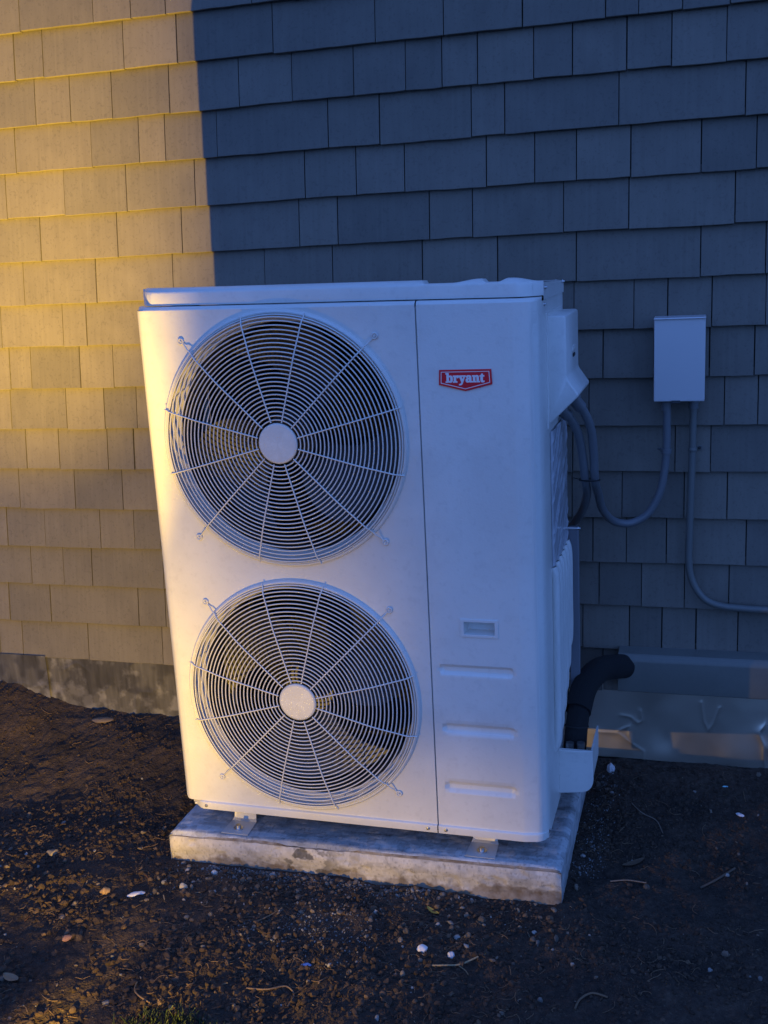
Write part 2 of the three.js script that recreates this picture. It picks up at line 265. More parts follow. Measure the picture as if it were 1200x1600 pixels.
function shingleGeo(x0, x1, yb) {                     // tapered board, butt proud, with a few chips and a slightly wandering butt edge
  const gap = rr(0.0018, 0.0040), a = x0 + gap / 2, b = x1 - gap / 2, n = Math.max(3, Math.round((b - a) / 0.022)), dz = rr(-0.0014, 0.0014), tilt = rr(-0.006, 0.006), lean = rr(-0.004, 0.004), jy = rr(-0.0016, 0.0016), u0 = rr(0, 9), v0 = rr(0, 9), s = (rnd() * 1000) | 0;
  const top = EXP + 0.02, th = 0.0138, pos = [], uv = [], idx = [];
  const prof = [[0.0, -th], [0.0, -0.0012], [0.0012, 0], [top * 0.5, -0.0088], [top, -0.0190]];   // (height, depth) back of butt, butt edge, face, top
  for (let i = 0; i <= n; i++) {
    const t = i / n, x = a + (b - a) * t, w = 0.0013 * (fbm(x * 22, yb * 9, s, 2) - 0.5) * 2 + jy + tilt * (t - 0.5) * (b - a), cz = 0.0011 * (fbm(x * 14 + 3, yb * 5, s + 5, 2) - 0.5) * 2 + lean * (t - 0.5) * 0.4;
    for (const [h, z] of prof) { const k = 1 - h / top; pos.push(x + lean * h * 0.3, yb + h + w * k, WZ + z + dz + cz * k); uv.push(u0 + x, v0 + yb + h); }
  }
  const P = prof.length;
  for (let i = 0; i < n; i++) for (let j = 0; j < P - 1; j++) { const q = i * P + j; idx.push(q, q + P, q + 1, q + 1, q + P, q + P + 1); }
  for (const [e, f] of [[0, false], [n * P, true]]) {  // the side edges
    const base = pos.length / 3; for (let j = 0; j < P; j++) { const q = (e + j) * 3; pos.push(pos[q], pos[q + 1], pos[q + 2]); uv.push(u0, v0 + j * 0.03); pos.push(pos[q], pos[q + 1], WZ - th - 0.007); uv.push(u0 + 0.01, v0 + j * 0.03); }
    for (let j = 1; j < P - 1; j++) { const q = base + j * 2; f ? idx.push(q, q + 1, q + 2, q + 1, q + 3, q + 2) : idx.push(q, q + 2, q + 1, q + 1, q + 2, q + 3); }
  }
  const g = new THREE.BufferGeometry(); g.setAttribute('position', new THREE.Float32BufferAttribute(pos, 3)); g.setAttribute('uv', new THREE.Float32BufferAttribute(uv, 2)); g.setIndex(idx); return toCreasedNormals(g, 0.5);
}
{
  const wall = thing('shingle_house_wall', 'house wall of overlapping grey-beige painted shingles behind the unit, lamplit yellow at left', 'wall', [0.3, 0.14, WZ - 0.02], wallTurn);
  part('sheathing', box(-4, 5, 0.10, 4.6, WZ - 0.16, WZ - 0.026), sheathing, wall);
  const far = [], farM = [];
  ROWS.forEach((xs, k) => {
    const yb = Y0 - k * EXP;
    for (let i = 0; i < xs.length - 1; i++) {
      const g = shingleGeo(xs[i], xs[i + 1], yb), inView = xs[i + 1] > -1.0 && xs[i] < 1.5;
      if (inView) part('shingle', g, shingleMats[(rnd() * 6) | 0], wall); else far.push(g);
    }
    for (const [a, b] of [[-3.2, xs[0]], [xs[xs.length - 1], 4.0]]) { let x = a; while (x < b) { const w = Math.min(rr(0.09, 0.27), b - x); if (w > 0.03) far.push(shingleGeo(x, x + w, yb)); x += w; } }
  });
  for (let k = 1; k <= 12; k++) { let x = -3.2; while (x < 4) { const w = rr(0.1, 0.28); const g = shingleGeo(x, x + w, Y0 + k * EXP); if (k === 1 && x > -0.9 && x < 0.4) part('shingle', g, shingleMats[(rnd() * 6) | 0], wall); else far.push(g); x += w; } }
  const f = part('outlying_shingles', merge(far), shingleMats[0], wall); f.userData.kind = 'stuff';
}

// ---------------------------------------------------------------- sheet-metal flashing along the foot of the wall
const dullC = tex(512, 512, (u, v) => { const a = fbm(u * 4, v * 4, 101, 5, 4, 4), b = fbm(u * 22, v * 22, 105, 4, 22, 22), c = fbm(u * 60, v * 8, 109, 3, 60, 8); const ox = smooth(0.50, 0.66, 0.55 * a + 0.45 * b), k = 0.15 + 0.10 * (c - 0.5) + 0.15 * ox; return [toS(k), toS(k * 0.98), toS(k * 0.95)]; }, true);
const dullR = tex(256, 256, (u, v) => 0.5 + 0.35 * smooth(0.42, 0.62, fbm(u * 6, v * 6, 111, 4, 6, 6)));
const dullZinc = new THREE.MeshStandardMaterial({ map: rep(dullC, 1.7, 1.7), roughnessMap: rep(dullR, 2, 2), roughness: 0.8, metalness: 0.75, bumpMap: rep(dullC, 1.7, 1.7), bumpScale: 0.0006 });
const brightR = tex(256, 256, (u, v) => 0.27 + 0.18 * fbm(u * 4, v * 4, 121, 4, 4, 4));
const brightZinc = new THREE.MeshStandardMaterial({ color: lin(0.74, 0.69, 0.58), roughnessMap: rep(brightR, 1.3, 1.3), roughness: 1, metalness: 0.96 });
const FOLDS = [[[1.301, 0.120], [1.307, 0.067], [1.321, 0.039], [1.334, 0.061], [1.349, 0.108]], [[1.081, 0.068], [1.108, 0.064], [1.129, 0.046], [1.140, 0.055], [1.135, 0.084]], [[1.074, 0.020], [1.105, 0.036], [1.105, 0.009], [1.112, -0.015]], [[1.018, 0.012], [1.074, 0.012], [1.108, -0.015], [1.144, -0.038], [1.144, -0.062]]];
function fold(x, y) { let d = 1; for (const L of FOLDS) for (let i = 1; i < L.length; i++) { const [ax, ay] = L[i - 1], bx = L[i][0] - ax, by = L[i][1] - ay, t = Math.min(1, Math.max(0, ((x - ax) * bx + (y - ay) * by) / (bx * bx + by * by))); d = Math.min(d, Math.hypot(x - ax - t * bx, y - ay - t * by)); } return d; }   // sharp bent-in folds
function sheet(x0, x1, y0, y1, z, amp, s, crease) {
  const ridge = (x, y, f, q) => { const n = fbm(x * f, y * f, q, 2); return 1 - Math.abs(2 * n - 1); };
  const dz = (x, y) => amp * ((fbm(x * 6, y * 5, s, 2) - 0.5) * 2 + (crease > 0.002 ? 0.30 : 0.10) * (fbm(x * 19, y * 12, s + 7, 2) - 0.5)) + crease * smooth(0.40, 0.60, fbm(x * 7 + 1, y * 6, s + 23, 2)) * Math.pow(ridge(x + 3, y + 1, 12, s + 11), 6) + (crease > 0.002 ? 0.0011 * Math.exp(-fold(x, y) / 0.0040) : 0);
  const dents = crease > 0.002 ? [[1.190, -0.055, 0.060, 0.004], [1.395, -0.050, 0.070, 0.004]] : [];
  const dent = (x, y) => { let k = 0; for (const [cx, cy, r, h] of dents) k += h * Math.exp(-((x - cx) ** 2 + 0.8 * (y - cy) ** 2) / (r * r) * 1.6); return k; };
  const f = grid(range(x0, x1, Math.round((x1 - x0) / 0.003)), range(y0, y1, Math.round((y1 - y0) / 0.003)), (x, y) => [x, y, z + dz(x, y) + dent(x, y) - (crease > 0.002 ? 0.035 * (y - 0.02) : 0)]);
  const b = grid(range(x0, x1, 12), [y0 - 0.0008, y0], (x, y) => [x, y, y < y0 ? z - 0.003 : z + dz(x, y0) + dent(x, y0)]);
  return [f, b];
}
{
  const t = thing('metal_flashing', 'dull stained sheet-metal flashing along the wall foot left of the unit', 'flashing', [-0.5, -0.06, WZ - 0.01], wallTurn);
  const a = sheet(-1.9, -0.775, -0.10, 0.150, WZ + 0.0045, 0.0030, 131, 0.001), b = sheet(-0.795, 0.30, -0.10, 0.150, WZ - 0.004, 0.0026, 141, 0.001);
  part('metal_sheet', merge([a[0]]), dullZinc, t); part('metal_sheet', merge([b[0]]), dullZinc, t);
  const u = thing('metal_flashing', 'crumpled shiny sheet-metal flashing under the channel cover right of the unit', 'flashing', [1.1, -0.06, WZ - 0.01], wallTurn);
  const c = sheet(0.28, 2.9, -0.062, 0.19, WZ - 0.001, 0.0042, 151, 0.0030);
  part('metal_sheet', c[0], brightZinc, u); part('hem', c[1], brightZinc, u);
}
{ // low concrete footing hidden behind the flashing
  single('foundation', box(-4, 5, -0.6, 0.115, -0.9, -0.655), sheathing, 'dark house foundation behind the metal flashing', null, null, 'structure').rotation.y = 0;
}

// ---------------------------------------------------------------- line-set channel cover on the wall, right
{
  const sh = new THREE.Shape(); const d = 0.068, h0 = 0.170, h1 = 0.279;   // profile in (depth, height)
  sh.moveTo(0, h0); sh.lineTo(d - 0.006, h0); sh.quadraticCurveTo(d, h0, d, h0 + 0.006); sh.lineTo(d, h1 - 0.020); sh.quadraticCurveTo(d, h1 - 0.014, d - 0.004, h1 - 0.010); sh.lineTo(d - 0.016, h1 - 0.002); sh.lineTo(0, h1); sh.closePath();
  const hole = new THREE.Path(); hole.moveTo(0.003, h0 + 0.004); hole.lineTo(0.003, h1 - 0.006); hole.lineTo(d - 0.018, h1 - 0.007); hole.lineTo(d - 0.004, h1 - 0.020); hole.lineTo(d - 0.004, h0 + 0.004); hole.closePath(); sh.holes.push(hole);
  const ex = (x0, x1) => { const g = new THREE.ExtrudeGeometry(sh, { depth: x1 - x0, bevelEnabled: false, curveSegments: 6 }); g.rotateY(-Math.PI / 2); g.scale(-1, 1, 1); const p = g.attributes.position, q = p.array; for (let i = 0; i < p.count; i += 3) for (let k = 0; k < 3; k++) { const t = q[i * 3 + k]; q[i * 3 + k] = q[i * 3 + 6 + k]; q[i * 3 + 6 + k] = t; } /* keep winding */ const b = new THREE.Box3().setFromBufferAttribute(p); g.computeVertexNormals(); return { g, b }; };
  const t = thing('pipe_channel_cover', 'long grey painted channel cover for pipes running along the wall base', 'pipe cover', [1.4, 0.17, WZ + 0.001], wallTurn);
  const place = (x0, x1) => { const { g, b } = ex(x0, x1); g.translate(x0 - b.min.x, 0, WZ + 0.001 - (b.min.z)); return boxUV(toCreasedNormals(g, 0.4)); };
  part('channel', place(1.078, 2.9), ductPaint, t);
}

// ---------------------------------------------------------------- concrete pad
const padTop = (x) => -0.0505 + 0.0155 * (x + 0.03);
{
  const X0 = -0.032, X1 = 0.987, Z0 = -0.50, Z1 = 0.030, T = 0.10;
  const C = tex(2048, 512, (u, v) => {                 // u along the slab, v: 0..0.8 the top, 0.84..1 the front edge
    const a = fbm(u * 9, v * 6, 161, 5, 9, 6), b = fbm(u * 60, v * 34, 165, 3, 60, 34), c = fbm(u * 5, v * 26, 168, 5, 5, 26), d = fbm(u * 240, v * 80, 169, 2, 240, 80);
    let k = 0.48 + 0.22 * (a - 0.5) + 0.16 * (b - 0.5) - 0.14 * smooth(0.62, 0.85, d) + 0.05 * smooth(0.4, 0.2, d);
    if (v < 0.82) { const st = smooth(0.46, 0.64, c), fl = smooth(0.58, 0.66, fbm(u * 34, v * 30, 179, 3)) * 0.25; k *= (1 - 0.30 * st) * (1 - fl); return [toS(k * 0.97), toS(k), toS(k)]; }
    const hgt = (v - 0.84) / 0.16, line = 0.33 + 0.60 * (fbm(u * 13, 0.3, 171, 5) - 0.5) + 0.35 * (fbm(u * 60, hgt * 5, 175, 3) - 0.5), mud = smooth(line + 0.10, line - 0.08, hgt) * (0.35 + 0.75 * b);
    const blot = smooth(0.50, 0.62, fbm(u * 34, hgt * 4, 177, 4)) * Math.exp(-((u - 0.37) ** 2) / 0.006) * 0.75, crust = smooth(0.60, 0.70, fbm(u * 26, hgt * 3, 187, 4)) * 0.22;
    const m = (1 - blot) * (1 - crust);
    return [toS(lerp(k, 0.15, mud) * m), toS(lerp(k * 0.95, 0.108, mud) * m), toS(lerp(k * 0.85, 0.066, mud) * m)];
  }, true);
  const H = tex(512, 512, (u, v) => 0.6 * fbm(u * 50, v * 50, 181, 4, 50, 50) + 0.4 * smooth(0.3, 0.5, fbm(u * 24, v * 24, 186, 3, 24, 24)));
  const mat = new THREE.MeshStandardMaterial({ map: C, bumpMap: H, bumpScale: 0.0018, roughness: 0.85 });
  const R = 0.014, nx = 260, prof = [];                // profile runs from the back of the top, over the rounded front lip, down the front
  for (let i = 0; i <= 60; i++) prof.push([lerp(Z0, Z1 - R, i / 60), 0, 0, 0.8 * i / 60]);
  for (let i = 1; i <= 7; i++) { const a = i / 7 * Math.PI / 2; prof.push([Z1 - R + R * Math.sin(a) * 0.85, -R * 0.8 * (1 - Math.cos(a)), a, 0.8 + 0.04 * i / 7 + (i === 7 ? 0.16 : 0)]); }
  for (let i = 1; i <= 26; i++) prof.push([Z1 - 0.002 + 0.004 * Math.sin(i * 0.24), -R * 0.8 - (T - R) * i / 26, Math.PI / 2, 1.0 - 0.16 * i / 26]);
  const us = range(X0, X1, nx), vs = prof.map((_, i) => i);
  const top = grid(us, vs.slice().reverse(), (x, j) => {
    const [z, dy, a] = prof[j], e = Math.min(x - X0, X1 - x), corner = -0.010 * Math.pow(Math.max(0, 1 - e / 0.016), 2), n = 0.004 * (fbm(x * 30, (z + dy) * 30, 191, 4) - 0.5), chip = 0.0035 * smooth(0.60, 0.78, fbm(x * 26 + 4, dy * 40, 197, 3)) * Math.sin(a);
    const lip = -0.006 * smooth(0.5, 0.7, fbm(x * 9, 2.2, 199, 3)) * Math.sin(2 * a);
    return [x, padTop(x) + dy + n * (1 - Math.sin(a)) + corner * (1 - Math.sin(a) * 0.3) + lip, z + n * Math.sin(a) - chip + corner * 0.5 * Math.sin(a)];
  });
  { const uv = top.attributes.uv, W = us.length, order = vs.slice().reverse(); for (let r = 0; r < order.length; r++) for (let i = 0; i < W; i++) uv.setXY(r * W + i, i / (W - 1) * 0.999, prof[order[r]][3] * 0.998); }
  const side = (x, s) => { const g = grid(s > 0 ? range(Z1 - 0.004, Z0, 60) : range(Z0, Z1 - 0.004, 60), range(-T, -0.001, 10), (z, y) => [x + s * (0.003 * fbm(z * 30, y * 30, 203, 3) - 0.0015 - 0.010 * Math.pow(Math.max(0, 1 + y / 0.012), 2)), padTop(x) + y - 0.008 * Math.max(0, 1 + y / 0.012), z]); const uv = g.attributes.uv; for (let i = 0; i < uv.count; i++) uv.setXY(i, 0.5 + uv.getX(i) * 0.8, 0.3 + uv.getY(i)); return g; };
  const t = thing('concrete_pad', 'thick stained concrete pad with soiled front edge under the unit', 'concrete pad', [0.478, -0.15, -0.235]);
  part('slab', merge([top, side(X1, 1), side(X0, -1)]), mat, t);
}

// ---------------------------------------------------------------- outdoor heat pump unit
const unit = thing('heat_pump_unit', 'tall off-white outdoor heat pump unit with two round fan grilles on concrete pad', 'heat pump', [0.478, 0.0, -0.19]);
const H1 = 1.286, SEAM = 0.6885, XR = 0.957, FX = 0.3592, FANS = [0.9761, 0.3421], FR = 0.2965;
{
  // inner cabinet: dark divider walls seen only through the grilles and the seam
  part('inner_frame', merge([box(0.02, 0.66, 0.02, 1.26, -0.34, -0.335), box(0.03, 0.94, 1.262, 1.27, -0.36, -0.02)]), darkSteel, unit);
  part('divider_panel', box(0.676, 0.70, 0.03, 1.27, -0.33, -0.006), unitWhite, unit);
  // fan panel: flat front with two round openings, chamfered left edge, rolled top edge, lip at the foot
  const sh = new THREE.Shape(); sh.moveTo(0.036, 0.034); sh.lineTo(SEAM - 0.0015, 0.034); sh.lineTo(SEAM - 0.0015, H1 - 0.009); sh.lineTo(0.036, H1 - 0.009); sh.closePath();
  for (const fy of FANS) { const h = new THREE.Path(); h.absarc(FX, fy, 0.2905, 0, Math.PI * 2, true); sh.holes.push(h); }
  const flat = new THREE.ShapeGeometry(sh, 160);
  const plan = [[0.0, -0.372], [0.0, -0.040], [0.0012, -0.036], [0.007, -0.021], [0.016, -0.009], [0.022, -0.0035], [0.029, -0.0008], [0.036, 0]];
  const strip = (pl, y0, y1, n = 1) => grid(range(0, pl.length - 1, pl.length - 1), range(y0, y1, n), (i, y) => [pl[i][0], y, pl[i][1]]);
  const left = strip(plan, 0.034, H1 - 0.009, 40);
  const rolled = (x0, x1, ch) => { const prof = [[0, H1 - 0.009], [-0.0012, H1 - 0.0062], [-0.004, H1 - 0.003], [-0.009, H1 - 0.0006], [-0.026, H1]]; return grid(range(x0, x1, 60), range(0, 4, 4), (x, k) => { const c = ch(x); return [x, prof[k][1], prof[k][0] + c]; }); };
  const chL = (x) => (x < 0.036 ? -0.04 * Math.pow((0.036 - x) / 0.036, 1.7) : 0);
  const lip = (x0, x1, ch) => { const prof = [[0, 0.034], [0.0045, 0.0325], [0.0055, 0.030], [0.0055, 0.0135], [0.003, 0.012], [-0.02, 0.012]]; return grid(range(x0, x1, 60), range(0, 5, 5), (x, k) => [x, prof[5 - k][1], prof[5 - k][0] + ch(x)]); };
  const fp = part('fan_panel', boxUV(merge([flat, left, rolled(0.0, SEAM - 0.0015, chL), lip(0.022, SEAM - 0.0015, (x) => (x < 0.060 ? -(0.060 - x) * 0.85 : 0))])), unitWhite, unit);
  for (const sx of [0.074, 0.664]) part('screw', screwGeo(sx, 0.0235, 0.0065, 0.0042), zinc, unit, fp);
  // service panel: one sheet wrapped round the right front corner, with pressed grooves and a recessed handle
  const pl = [[SEAM + 0.0015, 0], [0.896, 0], [0.903, -0.0006], [0.930, -0.0065], [0.941, -0.0115], [0.9475, -0.0185], [0.952, -0.027], [0.955, -0.037], [XR, -0.055], [XR, -0.085]];
  const cum = [0]; for (let i = 1; i < pl.length; i++) cum.push(cum[i - 1] + Math.hypot(pl[i][0] - pl[i - 1][0], pl[i][1] - pl[i - 1][1]));
  const at = (u) => { let i = 1; while (i < cum.length - 1 && u > cum[i]) i++; const t = (u - cum[i - 1]) / (cum[i] - cum[i - 1]); return [lerp(pl[i - 1][0], pl[i][0], t), lerp(pl[i - 1][1], pl[i][1], t)]; };
  const GY = [0.4365, 0.2885, 0.138], GX = [[0.706, 0.884], [0.709, 0.885], [0.710, 0.884]];
  const press = (x, y) => {
    let d = 0;
    GY.forEach((gy, k) => { const half = 0.0118 + 0.001 * k, x0 = GX[k][0] + half, x1 = GX[k][1] - half, r = Math.hypot(Math.max(x0 - x, x - x1, 0), y - gy); d = Math.max(d, 0.0095 * (1 - smooth(0.25, 1, r / (half * 1.15)))); });
    const hx0 = 0.7695, hx1 = 0.8425, hy0 = 0.5255, hy1 = 0.5575, e = Math.min(x - hx0, hx1 - x, y - hy0, hy1 - y);
    if (e > 0) d = Math.max(d, Math.min(0.030, e * 9));
    return d;
  };
  const seg = (a, b, st) => range(a, b, Math.max(1, Math.round((b - a) / st)));
  const uu = [...seg(0, 0.006, 0.006), ...seg(0.006, 0.205, 0.002).slice(1), ...cum.slice(2)].filter((v, i, s) => i === 0 || v > s[i - 1] + 1e-5);
  const vv = [0.034, ...seg(0.115, 0.165, 0.0016), ...seg(0.262, 0.315, 0.0016), ...seg(0.412, 0.462, 0.0016), ...seg(0.518, 0.565, 0.0014), 0.8, 1.0, 1.2, H1 - 0.009];
  const face = grid(uu, vv, (u, y) => { const [x, z] = at(u); return [x, y, z - (x < 0.893 ? press(x, y) : 0)]; });
  const chR = (x) => { for (let i = 1; i < pl.length; i++) if (x <= pl[i][0] + 1e-9) { const t = (x - pl[i - 1][0]) / Math.max(1e-6, pl[i][0] - pl[i - 1][0]); return lerp(pl[i - 1][1], pl[i][1], Math.min(1, t)); } return -0.055; };
  const sp = part('service_panel', boxUV(merge([toCreasedNormals(face, 0.75), rolled(SEAM + 0.0015, XR - 0.0015, chR), lip(SEAM + 0.0015, 0.9525, (x) => Math.min(0, chR(x) + (x > 0.93 ? -0.0035 * smooth(0.93, 0.95, x) : 0)))])), unitWhite, unit);
  part('screw', screwGeo(0.7085, 0.0235, 0.0065, 0.0042), zinc, unit, sp);
  const rim = new THREE.Shape(); rim.moveTo(0.7625, 0.5205); rim.lineTo(0.8495, 0.5205); rim.lineTo(0.8495, 0.5625); rim.lineTo(0.7625, 0.5625); rim.closePath();
  const rh = new THREE.Path(); rh.moveTo(0.7695, 0.5255); rh.lineTo(0.7695, 0.5575); rh.lineTo(0.8425, 0.5575); rh.lineTo(0.8425, 0.5255); rh.closePath(); rim.holes.push(rh);
  const rg = new THREE.ExtrudeGeometry(rim, { depth: 0.0012, bevelEnabled: true, bevelSize: 0.0008, bevelThickness: 0.0008, bevelSegments: 2 }); rg.translate(0, 0, 0.0006);
  part('handle_rim', boxUV(rg), unitWhite, unit, sp);
  // right side, back and left sides
  const side = part('side_panel', boxUV(merge([box(XR - 0.003, XR - 0.0005, 0.03, H1 - 0.004, -0.375, -0.086)])), unitWhite, unit);
  part('screw', screwGeo(XR + 0.0005, 1.262, -0.066, 0.004, 'x'), zinc, unit, side);
  part('back_panel', boxUV(box(0.64, XR - 0.004, 0.03, H1 - 0.004, -0.378, -0.3755)), unitWhite, unit);
  // base pan
  part('base_pan', boxUV(merge([box(0.03, 0.935, 0.0125, 0.0185, -0.37, -0.014, 0.002), box(0.002, 0.9535, 0.0125, 0.0300, -0.372, -0.062, 0.003)])), unitWhite, unit);
}
{ // top lid: set back a little behind the front panels, upright skirt, rolled shoulder, pressed pockets
  const x0 = 0.013, x1 = 0.9585, y0 = H1 + 0.002, yt = 1.327, zf = -0.010, zb = -0.382;
  const outline = (x) => zf + (x < x0 + 0.040 ? -0.038 * Math.pow((x0 + 0.040 - x) / 0.040, 1.6) : x > x1 - 0.055 ? -0.042 * Math.pow((x - x1 + 0.055) / 0.055, 1.8) : 0);
  const prof = [[0, 0], [0, 0.026], [0.0015, 0.0305], [0.006, 0.035], [0.014, 0.0385], [0.024, 0.0395]];   // (set back, rise)
  const xs = [...range(x0, x0 + 0.05, 14), ...range(x0 + 0.06, x1 - 0.07, 260), ...range(x1 - 0.06, x1, 14)];
  const valley = (x) => 0.0072 * Math.max(smooth(0.7025, 0.7055, x) * (1 - smooth(0.765, 0.826, x)), smooth(0.8335, 0.841, x) * (1 - smooth(0.868, 0.890, x)));   // two pressed channels run from front to back
  const front = grid(xs, range(0, prof.length - 1, prof.length - 1), (x, k) => { const droop = 0.010 * smooth(x1 - 0.06, x1, x) * (k / 5); return [lerp(x, 0.49, prof[k][0] * 0.2), Math.min(y0 + prof[k][1], yt + 0.0005 - valley(x)) - droop, outline(x) - prof[k][0]]; });
  const zs = [...range(0, 0.12, 12), ...range(0.15, 1, 30)];
  const sunk = (x, t) => 0.024 * smooth(0.57, 0.60, x) * (1 - smooth(0.925, 0.94, x)) * smooth(0.09, 0.15, t);   // the pan behind the front rim lies lower
  const topg = grid([...range(x0, 0.56, 24), ...range(0.565, 0.69, 24), ...range(0.694, 0.90, 90), ...range(0.905, x1, 10)], zs.slice().reverse(), (x, t) => { const zo = outline(x) - 0.024, z = lerp(zo, zb, t), droop = 0.010 * smooth(x1 - 0.06, x1, x); return [lerp(x, 0.49, 0.0048), yt - droop - valley(x) - 0.012 * t - sunk(x, t), z]; });
  const rightS = grid(range(-0.052, zb, 10).map((z) => z), range(0, 1, 5), (z, t) => [x1 - 0.0015 + 0.0015 * (1 - t), lerp(y0 - 0.010, yt - 0.010 - 0.012 * (z + 0.03) / (zb + 0.03), t), z]);
  const leftS = grid(range(zb, -0.048, 10), range(0, 1, 2), (z, t) => [x0 + 0.001 * t, lerp(y0, yt - 0.001 - 0.012 * (z + 0.03) / (zb + 0.03), t), z]);
  const back = grid(range(x1, x0, 200), [0, 1], (x, t) => [x, lerp(y0 - 0.006, yt - 0.012 - 0.010 * smooth(x1 - 0.06, x1, x) - valley(x) - sunk(x, 1), t), zb]);
  const lid = part('top_lid', boxUV(merge([toCreasedNormals(front, 0.7), toCreasedNormals(topg, 0.6), rightS, leftS, back])), unitWhite, unit);
  for (const sz of [-0.075, -0.362]) part('screw', screwGeo(x1 + 0.0005, 1.297, sz, 0.0048, 'x'), zinc, unit, lid);
}
{
  const sag = new Set();
  unit.traverse((m) => { if (m.isMesh && ['fan_panel', 'service_panel', 'side_panel', 'back_panel', 'top_lid'].includes(m.name) && !sag.has(m.geometry)) {
    sag.add(m.geometry); const p = m.geometry.attributes.position;
    for (let i = 0; i < p.count; i++) { const y = p.getY(i); p.setY(i, y - 0.0135 * p.getX(i) * smooth(1.19, H1, y)); }
  } });
}
{ // fan openings: flared ring and grille in front, dark shroud, blades and coil inside
  const lathe = (pts, n = 128) => { const g = new THREE.LatheGeometry(pts.map((q) => new THREE.Vector2(q[0], q[1])), n); g.rotateX(Math.PI / 2); return g; };
  const ringPts = [[0.3015, 0.0], [0.3005, 0.004], [0.2975, 0.0085], [0.2945, 0.010], [0.2915, 0.0085], [0.2900, 0.004], [0.2885, -0.004], [0.2800, -0.020], [0.2720, -0.034]];
  const ring = (fy) => { const g = lathe(ringPts); g.translate(FX, fy, 0); return g; };
  const shroud = (fy) => { const g = lathe([[0.2722, -0.034], [0.2705, -0.05], [0.2705, -0.15], [0.30, -0.19]], 96); g.translate(FX, fy, 0); return g; };
  const blade = () => {
    const g = grid(range(0, 1, 16), range(0, 1, 20), (u, v) => { const r = lerp(0.060, 0.258, v), sweep = 0.55 * v * v, span = lerp(0.95, 1.5, v) * (1 - 0.12 * v), an = sweep + (u - 0.5) * span * (1 - 0.18 * Math.pow(v, 6)), pitch = lerp(0.075, 0.062, v); return [r * Math.cos(an), r * Math.sin(an), -0.100 - (u - 0.5) * pitch * 1.1 - 0.012 * Math.sin(Math.PI * u) + 0.01 * v]; });
    const b = g.clone(); b.translate(0, 0, -0.003); return merge([g, b]);
  };
  const bg = blade();
  FANS.forEach((fy, n) => {
    part('fan_ring', ring(fy), unitWhite, unit);
    part('fan_shroud', shroud(fy), galvanised, unit);
    const hub = new THREE.CylinderGeometry(0.062, 0.070, 0.085, 48); hub.rotateX(Math.PI / 2); hub.translate(FX, fy, -0.095);
    const fan = part('fan', hub, bladeMat, unit);
    for (let k = 0; k < 3; k++) { const g = bg.clone(); g.rotateZ(k * Math.PI * 2 / 3 + (n ? 0.2 : 1.2)); g.translate(FX, fy, 0); part('fan_blade', g, bladeMat, unit, fan); }
  });
  // coil across the back of the fan chamber: many thin fins
  const fins = []; for (let i = 0; i < 150; i++) { const x = 0.03 + i * 0.0042; fins.push(box(x, x + 0.0018, 0.03, 1.25, -0.334, -0.318)); }
  const coil = part('coil_fins', merge(fins), coilMat, unit); coil.userData.kind = 'stuff';
  // wire grille: 24 flat rings, two stepped outer rings, 12 ribs, hub disc, four screwed ears
  const R0 = 0.0545, STEP = 0.00965, NR = 24, prof = (r) => 0.030 - 0.010 * smooth(0.20, 0.279, r);
  const rimG = []; for (const [r, z] of [[0.2845, 0.0165], [0.2895, 0.0115]]) { const g = new THREE.TorusGeometry(r, 0.0018, 7, 150); g.translate(FX, FANS[0], z); rimG.push(g); }
  const grille = part('fan_grille', merge(rimG), wireWhite, unit);
  for (let i = 0; i < NR; i++) { const r = R0 + i * STEP, g = new THREE.TorusGeometry(r, 0.00165, 6, Math.round(48 + r * 340)); g.translate(FX, FANS[0], prof(r)); part('grille_ring', g, wireWhite, unit, grille); }
  for (let k = 0; k < 12; k++) {
    const a = (15 + 30 * k) * Math.PI / 180, diag = k % 3 === 1, pts = [];
    const P = (r, z) => [FX + r * Math.cos(a), FANS[0] + r * Math.sin(a), z];
    for (const r of [0.050, 0.12, 0.20, 0.25, 0.275]) pts.push(P(r, prof(r) + 0.0024));
    pts.push(P(0.2845, 0.019), P(0.290, 0.0135), P(0.296, 0.012)); if (diag) pts.push(P(0.305, 0.011), P(0.318, 0.0035), P(0.325, 0.0028)); else pts.push(P(0.300, 0.010));
    part('grille_rib', tube(pts, 0.0017, 26, 7), wireWhite, unit, grille);
    if (diag) {
      const e = new THREE.TorusGeometry(0.0062, 0.0020, 7, 20); e.translate(...P(0.332, 0.0026));
      part('mounting_ear', merge([e, screwGeo(...P(0.332, 0.0018), 0.0044)]), wireWhite, unit, grille);
    }
  }
  const disc = lathe([[0.0001, 0.0345], [0.042, 0.0340], [0.0460, 0.0330], [0.0472, 0.0308], [0.0472, 0.0275], [0.0440, 0.0268], [0.0001, 0.0268]], 64); disc.translate(FX, FANS[0], 0);
  part('hub_disc', disc, unitWhite, unit, grille);
  const second = grille.clone(); second.position.y += FANS[1] - FANS[0]; unit.add(second);
}
